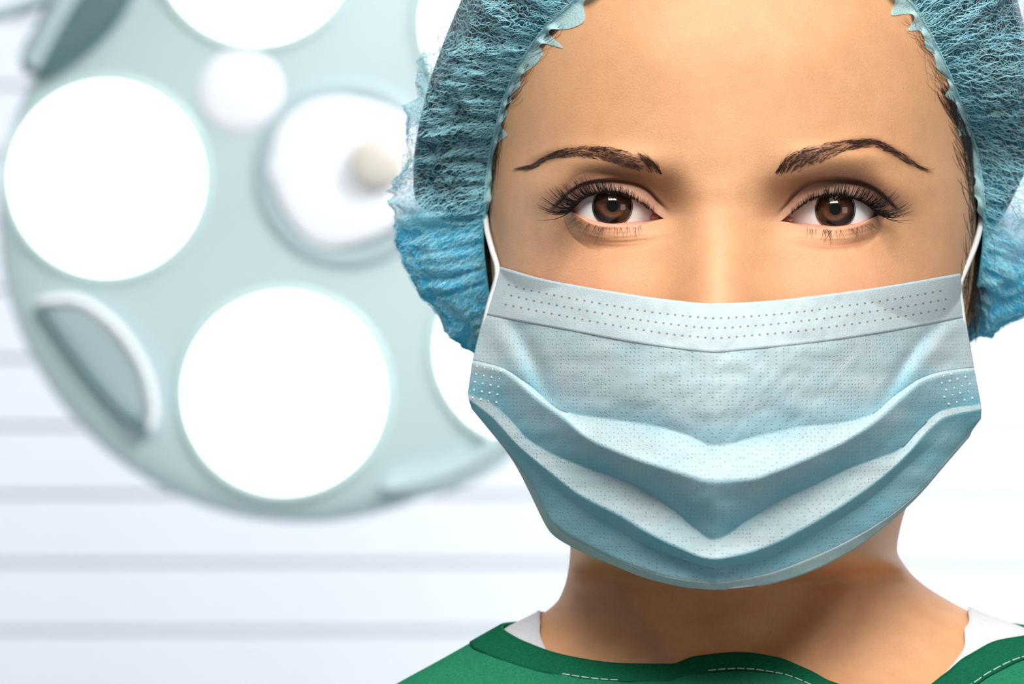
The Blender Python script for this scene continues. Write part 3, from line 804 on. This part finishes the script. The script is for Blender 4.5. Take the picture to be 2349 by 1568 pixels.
# strands at the temples and along the hairline
def hairline(n, f0, f1, inx, lnr, down, spread, r=(0.5, 0.8), tilt=0.0):
    out, rad = [], []; K = 10
    for i in range(n):
        f = random.uniform(f0, f1); E = per(Ered, np.array(f)); E2 = per(Ered, np.array(f + down * 0.4))
        tan = (E2 - E)[:2]; tan /= np.linalg.norm(tan) + 1e-9
        inw = np.array([1685, 300.]) - E[:2]; inw /= np.linalg.norm(inw)
        k = abs(random.gauss(0, 1)) * inx
        st = E[:2] + inw * (k + 2)
        ln = random.uniform(*lnr) * (1 - 0.4 * min(1, k / 60))
        t = np.linspace(0, 1, K)
        a = random.gauss(tilt, spread)
        dirv = tan * math.cos(a) - inw * math.sin(a)
        X = st[0] + dirv[0] * ln * t - inw[0] * (k + 12) * t ** 1.6
        Y = st[1] + dirv[1] * ln * t - inw[1] * (k + 12) * t ** 1.6
        D = face_depth(X, Y) - 1.0 - random.uniform(0, 5) * np.sin(t * 2.6)
        out.append(P(X, Y, D)); rad.append(random.uniform(*r) * S * (1 - 0.7 * t) * (0.45 + 0.55 * np.minimum(1, t * 5)))
    return np.array(out), np.array(rad)
sets = [hairline(620, 4.4, 9.4, 16, (90, 190), 1, 0.12), hairline(170, 2.6, 5.5, 16, (50, 120), 1, 0.25, (0.25, 0.42)),
        hairline(220, 18.0, 22.5, 5, (60, 140), -1, 0.12), hairline(130, 22, 24.6, 12, (40, 90), -1, 0.3, (0.35, 0.55))]
v, f = tubes(np.concatenate([s[0] for s in sets]), np.concatenate([s[1] for s in sets]), 3)
o = mesh_obj('temple_hair', v, f, M['strand'], person, label='fine dark hair combed back at the temples'); o['kind'] = 'stuff'
# loose hairs straying over the cap
out, rad = [], []
for pts in ([(2205, 230, 350), (2240, 330, 330), (2290, 400, 330), (2312, 430, 340), (2300, 446, 345), (2270, 440, 350)],
            [(2215, 280, 380), (2262, 340, 330), (2310, 380, 330), (2340, 430, 340)],
            [(2240, 380, 470), (2290, 420, 420), (2335, 500, 430)],
            [(2255, 500, 560), (2280, 560, 520), (2282, 620, 520)],
            [(2205, 700, 560), (2240, 690, 520), (2262, 660, 500)],
            [(2180, 190, 300), (2230, 215, 280), (2300, 300, 280)]):
    c = resample(np.array(pts, float), 14); out.append(P(c[:, 0], c[:, 1], c[:, 2])); rad.append(np.full(14, 0.55 * S))
v, f = tubes(np.array(out), np.array(rad), 3)
o = mesh_obj('stray_hair', v, f, M['strand'], person, label='loose single hairs beside the right temple'); o['kind'] = 'stuff'

# the cap
cap = empty('bouffant_cap', tuple(P(1680, 700, 900)), 'light blue see-through bouffant cap over dark hair', 'cap')
nf, nt = 760, 110
ff = np.linspace(0, NRG, nf, endpoint=False)[None, :]; tt = (np.linspace(0, 1, nt) ** 1.25)[:, None]
X, Y, D = ring_surface(ff, tt, Ocap, 1.0, -6.0)
sheet_o = mesh_obj('cap_fabric', P(X, Y, D).reshape(-1, 3), grid_faces(nt, nf, True), M['cap'], cap, label='thin crinkled nonwoven sheet')
# where the sheet is bunched in folds it lies several sheets thick
def ridge(f, t):
    a_, b_ = fold_noise(f, t, 1)
    return np.exp(-(a_ / 0.15) ** 2) * 0.6 + np.exp(-(b_ / 0.15) ** 2) * 0.45
bunch = (sstep(6.8, 9.0, ff) * (1 - sstep(11.6, 12.5, ff)) + sstep(14.2, 14.9, ff) * (1 - sstep(17.9, 19.2, ff)))
dens = 1.05 * bunch * (0.86 + 0.22 * noise2(ff * 2.5, tt * 9, 61)) + (0.16 + 0.35 * sstep(1.5, 3.0, ff) * (1 - sstep(10, 12, ff))) * ridge(ff, tt) * sstep(0.0, 0.1, tt) + 0.35 * (1 - sstep(0.02, 0.12, tt))
da = sheet_o.data.attributes.new('fold_layers', 'FLOAT', 'POINT')
da.data.foreach_set('value', np.clip(dens, 0, 0.975).reshape(-1).astype(np.float32))
# fibres
N, K = 16000, 12
fseg = [(2.2, 11.5, 0.46), (15.0, 25.5, 0.46), (0, NRG, 0.08)]
f0 = np.concatenate([rng.uniform(a, b, int(N * w_)) for a, b, w_ in fseg]); N = len(f0)
t0 = np.abs(rng.normal(0, 0.24, N)) % 0.6
keep = rng.uniform(0, 1, N) < 0.26 + 0.55 * ridge(f0, t0); f0, t0 = f0[keep], t0[keep]; N = len(f0)
ang = rng.uniform(0, 2 * math.pi, N); curl = rng.normal(0, 5.0, N)
step = rng.uniform(0.4, 1.0, N)
fs = np.zeros((N, K)); ts = np.zeros((N, K)); fs[:, 0] = f0; ts[:, 0] = t0
for k_ in range(1, K):
    a = ang + curl * k_ / K + 0.5 * np.sin(k_ * 1.3 + f0 * 9)
    fs[:, k_] = fs[:, k_ - 1] + np.cos(a) * 0.085 * step
    ts[:, k_] = np.clip(ts[:, k_ - 1] + np.sin(a) * 0.013 * step, 0.0, 0.95)
lift = rng.uniform(1.0, 7.0, (N, 1))
X, Y, D = ring_surface(fs % NRG, ts, Ocap, 1.0, -6.0)
C0 = np.array([1680., 330.])
rx, ry = X - C0[0], Y - C0[1]; rl = np.hypot(rx, ry)
X = X + rx / rl * lift * 0.8; Y = Y + ry / rl * lift * 0.8; D = D - lift * 0.8
Pw = P(X, Y, D)
T = np.gradient(Pw, axis=1); out_ = np.stack([rx / rl, np.full_like(rx, -0.7), -ry / rl], -1)
side = np.cross(T, out_); side /= np.linalg.norm(side, axis=2, keepdims=True) + 1e-12
wd = rng.uniform(0.7, 1.6, (N, 1)) * S * np.ones((1, K))
v, f = ribbons(Pw, wd, side)
o = mesh_obj('cap_fibres', v, f, M['fibre'], cap, label='loose blue fibres of the sheet'); o['kind'] = 'stuff'
# gathered frill at the edge, and the elastic under it
nf = 900
ff = np.linspace(0, NRG, nf, endpoint=False)
E = per(Ered, ff); inw = np.array([[1685., 330.]]) - E[:, :2]; inw /= np.linalg.norm(inw, axis=1, keepdims=True)
rowsv = []
sc = 0.35 + 0.65 * (np.clip((ff - 22.4) / 0.8, 0, 1) + np.clip((3.6 - ff) / 1.2, 0, 1)).clip(0, 1)
ph_ = ff * 9.5 + 3.0 * noise2(ff * 1.4, 0, 5)
saw = (0.5 + 0.5 * np.sin(ph_)) ** 1.5 * (0.55 + 0.45 * noise2(ff * 2.1, 3, 15))
for k_, t in enumerate(np.linspace(0, 1, 8)):
    wv = 1.3 * np.cos(ph_ + 0.8 * t) + 0.7 * noise2(ff * 6, 1 + t, 9)
    L = (14 + 58 * saw * sc + 5 * noise2(ff * 4, 7, 2)) * t - 8
    back_ = sstep(7.2, 7.8, ff) * (1 - sstep(18.4, 19.0, ff))
    L = L * (1 - back_) - 6 * back_
    d = E[:, 2] + 40 * back_ - 8 - 16 * t * sc - 12 * wv * t * (0.3 + 0.7 * sc)
    x = E[:, 0] + inw[:, 0] * L; y = E[:, 1] + inw[:, 1] * L
    fd = np.where(E[:, 2] < 470, np.minimum(d, face_depth(x, y) - 3), d)
    rowsv.append(P(x, y, fd))
mesh_obj('frill', np.array(rowsv).reshape(-1, 3), grid_faces(8, nf, True), M['frill'], cap, label='scalloped gathered edge')
x = E[:, 0] - inw[:, 0] * 8; y = E[:, 1] - inw[:, 1] * 8
bead = 1 + 0.35 * np.sin(ff * 60)
v, f = tubes(np.concatenate([P(x, y, E[:, 2] - 10 + 60 * back_), P(x, y, E[:, 2] - 10 + 60 * back_)[:1]])[None], np.concatenate([bead, bead[:1]])[None] * 1.7 * S, 6)
mesh_obj('elastic', v, f, M['fibre'], cap, label='narrow gathered elastic')

# ------------------------------------------------------------------ the mask
mask = empty('face_mask', tuple(P(1650, 1350, 0)), 'pale blue pleated surgical face mask over nose and mouth', 'mask')
C = {}
C['top'] = [(1143, 610), (1250, 640), (1400, 668), (1550, 690), (1640, 697), (1750, 692), (1900, 675), (2050, 653), (2200, 627)]
C['bandb'] = [(1112, 722), (1180, 735), (1300, 757), (1450, 785), (1600, 805), (1640, 808), (1700, 803), (1850, 788), (2000, 767), (2150, 740), (2212, 728)]
C['v1'] = [(1086, 827), (1150, 844), (1215, 884), (1290, 945), (1400, 962), (1507, 978), (1587, 1003), (1637, 1023), (1749, 998), (1849, 978), (1928, 970), (1993, 955), (2060, 902), (2113, 868), (2170, 852), (2232, 844)]
C['ra'] = [(1085, 833), (1154, 852), (1234, 915), (1294, 958), (1348, 1003), (1423, 1038), (1498, 1065), (1572, 1087), (1637, 1102), (1725, 1098), (1774, 1082), (1849, 1052), (1924, 1018), (1998, 972), (2073, 907), (2113, 876), (2170, 858), (2233, 850)]
C['v2'] = [(1075, 904), (1120, 920), (1160, 950), (1214, 1008), (1274, 1043), (1358, 1075), (1448, 1107), (1483, 1127), (1557, 1177), (1597, 1214), (1637, 1237), (1715, 1192), (1799, 1142), (1874, 1107), (1948, 1072), (2023, 1047), (2063, 1031), (2110, 983), (2160, 943), (2248, 928)]
C['rb'] = [(1077, 914), (1130, 955), (1190, 1020), (1264, 1082), (1328, 1132), (1423, 1182), (1498, 1227), (1547, 1251), (1637, 1281), (1700, 1271), (1774, 1246), (1849, 1207), (1948, 1147), (2023, 1092), (2083, 1037), (2127, 987), (2165, 957), (2249, 938)]
C['v3'] = [(1084, 936), (1135, 985), (1200, 1050), (1299, 1137), (1398, 1200), (1483, 1248), (1547, 1273), (1637, 1298), (1725, 1287), (1799, 1258), (1874, 1219), (1948, 1174), (2023, 1119), (2063, 1082), (2127, 1028), (2180, 988), (2248, 958)]
C['hem'] = [(1125, 985), (1200, 1068), (1225, 1115), (1274, 1200), (1348, 1246), (1448, 1291), (1547, 1321), (1637, 1331), (1749, 1313), (1849, 1278), (1948, 1233), (2048, 1173), (2122, 1108), (2177, 1042), (2228, 985)]
C['bot'] = [(1192, 1062), (1215, 1110), (1240, 1175), (1268, 1222), (1310, 1250), (1400, 1290), (1500, 1328), (1600, 1347), (1660, 1350), (1750, 1340), (1850, 1312), (1950, 1262), (2040, 1195), (2100, 1140), (2170, 1060), (2222, 1000)]
NU = 420
uu = np.linspace(0, 1, NU)
uu = 0.5 - 0.5 * np.cos(uu * math.pi) * (0.35) - 0.5 * (1 - 2 * uu) * 0.65 + 0  # denser towards the sides
uu = (uu - uu[0]) / (uu[-1] - uu[0])
def sample(name):
    a = np.array(C[name], float); x = a[0, 0] + (a[-1, 0] - a[0, 0]) * uu
    return x, curve(C[name])(x)
seq = [('top', 0, 18), ('bandb', 0, 34), ('v1', 22, 16), ('ra', -32, 18), ('v2', 30, 16), ('rb', -20, 8), ('v3', 26, 12), ('hem', 0, 8), ('bot', 6, 0)]
MCf = curve([(600, -120), (697, -222), (760, -262), (850, -276), (1023, -268), (1100, -262), (1200, -226), (1260, -186), (1310, -140), (1350, -92)])
def mask_base(x, y, xl, xr):
    q = np.where(x < 1645, (1645 - x) / (1645 - xl), (x - 1645) / (xr - 1645))
    q = np.clip(q, 0, 1)
    cen = MCf(697 + (y - 697))
    # every row follows its own centre depth: use the row's centre height
    return q
rows_x, rows_y, rows_d = [], [], []
keyrows = {}
for i, (nm, off, n) in enumerate(seq):
    x, y = sample(nm); xl, xr = C[nm][0][0], C[nm][-1][0]
    q = np.where(x < 1645, (1645 - x) / (1645 - xl), (x - 1645) / (xr - 1645))
    yc = float(curve(C[nm])(1642.0)); c = float(MCf(yc))
    edge = {'top': 420, 'bandb': 400, 'v1': 370, 'ra': 366, 'v2': 360, 'rb': 358, 'v3': 362, 'hem': 372, 'bot': 380}[nm]
    d = c + (edge - c) * q ** 2.15 - 22 * np.exp(-np.abs(x - 1643) / 70)
    d = d + off * np.clip(1 - q ** 2.5, 0, 1) + (off * 0.12)
    keyrows[nm] = (x, y, d)
for i in range(len(seq) - 1):
    nm, _, n = seq[i]
    A, B = keyrows[nm], keyrows[seq[i + 1][0]]
    for k_ in range(n):
        t = k_ / n
        x = A[0] * (1 - t) + B[0] * t; y = A[1] * (1 - t) + B[1] * t; d = A[2] * (1 - t) + B[2] * t
        if nm == 'bandb':      # billowing upper panel with the hollow beside each side flap
            bul = math.sin(t * math.pi)
            d = d - 14 * bul * np.exp(-((x - 1645) / 330) ** 2)
            for xa, xb, sg in ((1178, 1238, -1), (2148, 2040, 1)):
                xm = xa + (xb - xa) * t
                dx = (x - xm) * sg
                d = d + 20 * bul * np.exp(-((dx + 10) / 30) ** 2) - 16 * bul ** 0.5 * np.exp(-((dx - 46) / 34) ** 2)
        if nm == 'top':
            d = d - 3 * math.sin(t * math.pi)
        rows_x.append(x); rows_y.append(y); rows_d.append(d)
for arr, j in ((rows_x, 0), (rows_y, 1), (rows_d, 2)): arr.append(keyrows['bot'][j])
MX = np.array(rows_x); MY = np.array(rows_y); MD = np.array(rows_d)
# soft crumples running out from the centre folds
MD = MD + 3.0 * noise2(MX / 70, MY / 26, 21) + 1.6 * noise2((MX + MY) / 24, (MY - MX) / 40, 22)
MD = MD + 5 * noise2(MX / 160 + 5, MY / 60, 25) * sstep(697, 850, MY)
# keep the fabric in front of the face
fd = face_depth(MX, np.minimum(MY, 1225))
MD = np.minimum(MD, fd - 12)
nrow = len(rows_x)
nb = seq[0][2]
hem0 = nrow - 1 - seq[7][2]
def sheet(name, r0, r1, mat, lift, label, thick=3.2):
    x, y, d = MX[r0:r1 + 1], MY[r0:r1 + 1], MD[r0:r1 + 1] - lift
    o = mesh_obj(name, P(x, y, d).reshape(-1, 3), grid_faces(r1 - r0 + 1, NU), mat, mask, label=label)
    uvl = o.data.uv_layers.new(name='UVMap')
    li = np.empty(len(o.data.loops), np.int32); o.data.loops.foreach_get('vertex_index', li)
    u = np.broadcast_to(uu[None], x.shape).reshape(-1); v = np.broadcast_to(np.linspace(0, 1, r1 - r0 + 1)[:, None], x.shape).reshape(-1)
    uvl.data.foreach_set('uv', np.stack([u[li], v[li]], -1).reshape(-1).astype(np.float32))
    md = o.modifiers.new('thickness', 'SOLIDIFY'); md.thickness = thick * S; md.offset = -1
    return o
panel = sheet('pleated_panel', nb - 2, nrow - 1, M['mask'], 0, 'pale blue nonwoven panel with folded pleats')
# shade of the down-facing pleats, with threefold sheet, painted in as bluer colour
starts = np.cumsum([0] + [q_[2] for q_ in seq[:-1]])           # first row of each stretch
shade_lay_key = {'top': 0.0, 'bandb': 0.05, 'v1': 0.15, 'ra': 0.75, 'v2': 0.12, 'rb': 0.8, 'v3': 0.75, 'hem': 0.5}
SHADE_LAY = np.zeros((nrow, NU))
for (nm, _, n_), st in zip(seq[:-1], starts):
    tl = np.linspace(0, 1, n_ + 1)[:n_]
    v_ = np.full(n_, shade_lay_key[nm])
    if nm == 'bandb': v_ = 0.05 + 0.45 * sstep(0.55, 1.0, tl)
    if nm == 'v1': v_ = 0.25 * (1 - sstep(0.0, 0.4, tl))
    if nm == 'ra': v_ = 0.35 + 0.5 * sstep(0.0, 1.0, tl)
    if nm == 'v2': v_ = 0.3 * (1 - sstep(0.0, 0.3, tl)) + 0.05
    SHADE_LAY[st:st + n_] = v_[:, None]
SHADE_LAY[-1] = 0.4
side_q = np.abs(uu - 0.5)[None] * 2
SHADE_LAY = SHADE_LAY * (1 - 0.0 * side_q) + 0.25 * np.exp(-((MX - (1205 + (MY - 820) * 0.35)) / 16) ** 2) * (MY < 905) + 0.25 * np.exp(-((MX - (2110 - (MY - 800) * 0.6)) / 18) ** 2) * (MY < 910)
SHADE_LAY = np.clip(SHADE_LAY + 0.12 * noise2(MX / 60, MY / 40, 71), 0, 1)
SHADE_LAY = SHADE_LAY * (1 - sstep(0.80, 0.95, side_q) * (MY < 850))
pa = panel.data.attributes.new('pleat_shade_layers', 'FLOAT', 'POINT')
pa.data.foreach_set('value', SHADE_LAY[nb - 2:].reshape(-1).astype(np.float32))
sheet('nose_band', 0, nb, M['band'], 2.5, 'white stitched band along the top edge')
sheet('hem_band', hem0 + 1, nrow - 1, M['hem'], 3.0, 'pale hem along the chin edge')
# weld points on the two side hems
def surf_at(px, py):
    i = np.argmin((MX - px) ** 2 + (MY - py) ** 2); return MD.reshape(-1)[i]
vs, fs_ = [], []
def dot(px, py, r):
    d = surf_at(px, py) - 9
    a = np.linspace(0, 2 * math.pi, 8, endpoint=False); b0 = len(vs)
    for x_, y_ in zip(px + r * np.cos(a), py + r * np.sin(a)): vs.append(P(x_, y_, surf_at(px, py) - 1.0))
    for x_, y_ in zip(px + 0.6 * r * np.cos(a), py + 0.6 * r * np.sin(a)): vs.append(P(x_, y_, d))
    for j in range(8): fs_.append([b0 + j, b0 + (j + 1) % 8, b0 + 8 + (j + 1) % 8, b0 + 8 + j])
    fs_.append([b0 + 8 + j for j in range(8)])
for j in range(5):
    for i in range(4):
        dot(1095 + i * 18 - j * 2.5, 840 + j * 18 + i * 3.5, 3.0)
        dot(2164 + i * 18 - 7 * (j % 2) + j * 3, 862 + j * 16 - i * 4.5, 3.0)
o = mesh_obj('weld_points', np.array(vs), fs_, M['weld'], mask, label='small white weld points on the side hems'); o['kind'] = 'stuff'
# ear loops
def loop(pts, wdt):
    c = resample(np.array(pts, float), 50); Pw = P(c[:, 0], c[:, 1], c[:, 2])
    v, f = tubes(Pw[None], np.full((1, 50), wdt * S), 8)
    return mesh_obj('ear_loop', v, f, M['loop'], mask, label='white elastic ear loop')
loop([(1106, 780, 380), (1122, 700, 386), (1137, 655, 392), (1141, 615, 402), (1128, 570, 440), (1116, 520, 520), (1116, 470, 640), (1150, 480, 800), (1180, 560, 860), (1170, 680, 800), (1130, 800, 600), (1105, 900, 400)], 7.0)
loop([(2212, 760, 384), (2205, 700, 392), (2201, 655, 400), (2216, 615, 440), (2238, 560, 520), (2250, 510, 600), (2244, 470, 700), (2205, 500, 830), (2180, 580, 870), (2180, 690, 800), (2200, 800, 600), (2230, 920, 385)], 7.0)

# ------------------------------------------------------------------ clothes
def garment_rows(top_py, nrow, bottom, off):
    """top_py (NC,) height of the neck edge for each column angle -> px,py,d arrays (nrow,NC)"""
    t = (np.linspace(0, 1, nrow) ** 1.6)[:, None]
    py = top_py[None] + (bottom - top_py[None]) * t
    L, R = Lf(py), Rf(py); s = np.sin(PHI)[None]
    xc, a = (L + R) / 2, (R - L) / 2
    px = xc + (a + off * 0.9) * s
    c = np.cos(PHI)[None]
    d = np.where(c >= 0, base_depth(xc + a * s, py) - off, DSf(py) + (BBf(py) + off) * np.abs(c))
    return px, py - off * 0.15, d
def neck_from(points, back_py):
    """neck edge given in picture points (front, left to right) -> height for each column angle"""
    pts = np.array(points, float)
    L, R = Lf(pts[:, 1]), Rf(pts[:, 1])
    s = np.clip((pts[:, 0] - (L + R) / 2) / ((R - L) / 2), -0.999, 0.999)
    ph = np.arcsin(s)
    o = np.argsort(ph); ph, hy = ph[o], pts[o, 1]
    phs = np.concatenate([[-math.pi / 2 - 1.2, -math.pi / 2 - 0.5], ph, [math.pi / 2 + 0.5, math.pi / 2 + 1.2]])
    hys = np.concatenate([[back_py, back_py + 30], hy, [back_py + 30, back_py]])
    keep = np.concatenate([[True], np.diff(phs) > 1e-4]); f = pchip(phs[keep], hys[keep])
    pw = (PHI + math.pi) % (2 * math.pi) - math.pi
    return f(pw)
gown_edge = [(1152, 1440), (1190, 1458), (1230, 1480), (1330, 1513), (1450, 1529), (1550, 1530), (1600, 1513), (1700, 1503), (1780, 1514), (1850, 1543), (1900, 1570), (1990, 1592), (2080, 1592), (2150, 1556), (2200, 1512), (2270, 1475), (2340, 1462)]
top_g = neck_from(gown_edge, 1400)
gx, gy, gd = garment_rows(top_g, 60, 2690, 26)
wrk = 7 * noise2(gx / 130, gy / 90, 31) + 3 * noise2(gx / 40, gy / 60, 32)
gd = gd - wrk * sstep(0, 0.1, np.linspace(0, 1, 60))[:, None]
def garment(name, x, y, d, mat, label, thick):
    o = mesh_obj(name, P(x, y, d).reshape(-1, 3), grid_faces(x.shape[0], NC, True), mat, person, label=label)
    md = o.modifiers.new('thickness', 'SOLIDIFY'); md.thickness = thick * S; md.offset = -1
    return o
gown = garment('surgical_gown', gx, gy, gd, M['gown'], 'green cotton surgical gown', 6)
# collar band: a strip turned over the edge
cx_, cy_, cd_ = [], [], []
for k_, tdrop in enumerate(np.linspace(0, 1, 8)):
    top = top_g + 40 * tdrop
    s = np.sin(PHI); L, R = Lf(top), Rf(top)
    px = (L + R) / 2 + ((R - L) / 2 + 30) * s
    d = np.where(np.cos(PHI) >= 0, base_depth((L + R) / 2 + (R - L) / 2 * s, top) - 31 - 5 * math.sin(tdrop * math.pi), DSf(top) + (BBf(top) + 31) * np.abs(np.cos(PHI)))
    d = d - 3 * noise2(px / 36, top / 30, 41)
    cx_.append(px); cy_.append(top - 5); cd_.append(d)
collar_o = mesh_obj('collar_band', P(np.array(cx_), np.array(cy_), np.array(cd_)).reshape(-1, 3), grid_faces(8, NC, True), M['collar'], gown, label='darker green neck binding')
md = collar_o.modifiers.new('thickness', 'SOLIDIFY'); md.thickness = 5 * S; md.offset = -1
# stitches
out = []
sx_, sy_, sd_ = (np.array(cx_)[6], np.array(cy_)[6], np.array(cd_)[6])
for a_, b_ in ((1290, 1410), (1625, 1900), (2080, 2420)):
    xs = np.arange(a_, b_, 22.0)
    fm = (np.cos(PHI) > 0); o_ = np.argsort(sx_[fm]); gxs, gys, gds = sx_[fm][o_], sy_[fm][o_], sd_[fm][o_]
    for x in xs:
        X = np.linspace(x, x + 17, 4); out.append(P(X, np.interp(X, gxs, gys), np.interp(X, gxs, gds) - 9 + np.array([2, 0, 0, 2])))
v, f = tubes(np.array(out), np.full((len(out), 4), 1.5 * S), 5)
o = mesh_obj('stitching', v, f, M['thread'], gown, label='pale row of stitches'); o['kind'] = 'stuff'
# undershirt
shirt_edge = [(1258, 1402), (1252, 1440), (1246, 1480), (1300, 1540), (1450, 1640), (1690, 1690), (1950, 1660), (2120, 1580), (2195, 1500), (2205, 1440), (2222, 1382)]
top_s = neck_from([(1246, 1404), (1250, 1425), (1252, 1470), (1300, 1545), (1450, 1640), (1690, 1690), (1950, 1660), (2120, 1580), (2198, 1500), (2206, 1440), (2214, 1396)], 1380)
x, y, d = garment_rows(top_s, 30, 2680, 12)
garment('undershirt', x, y, d, M['shirt'], 'white undershirt showing at the neck', 4)
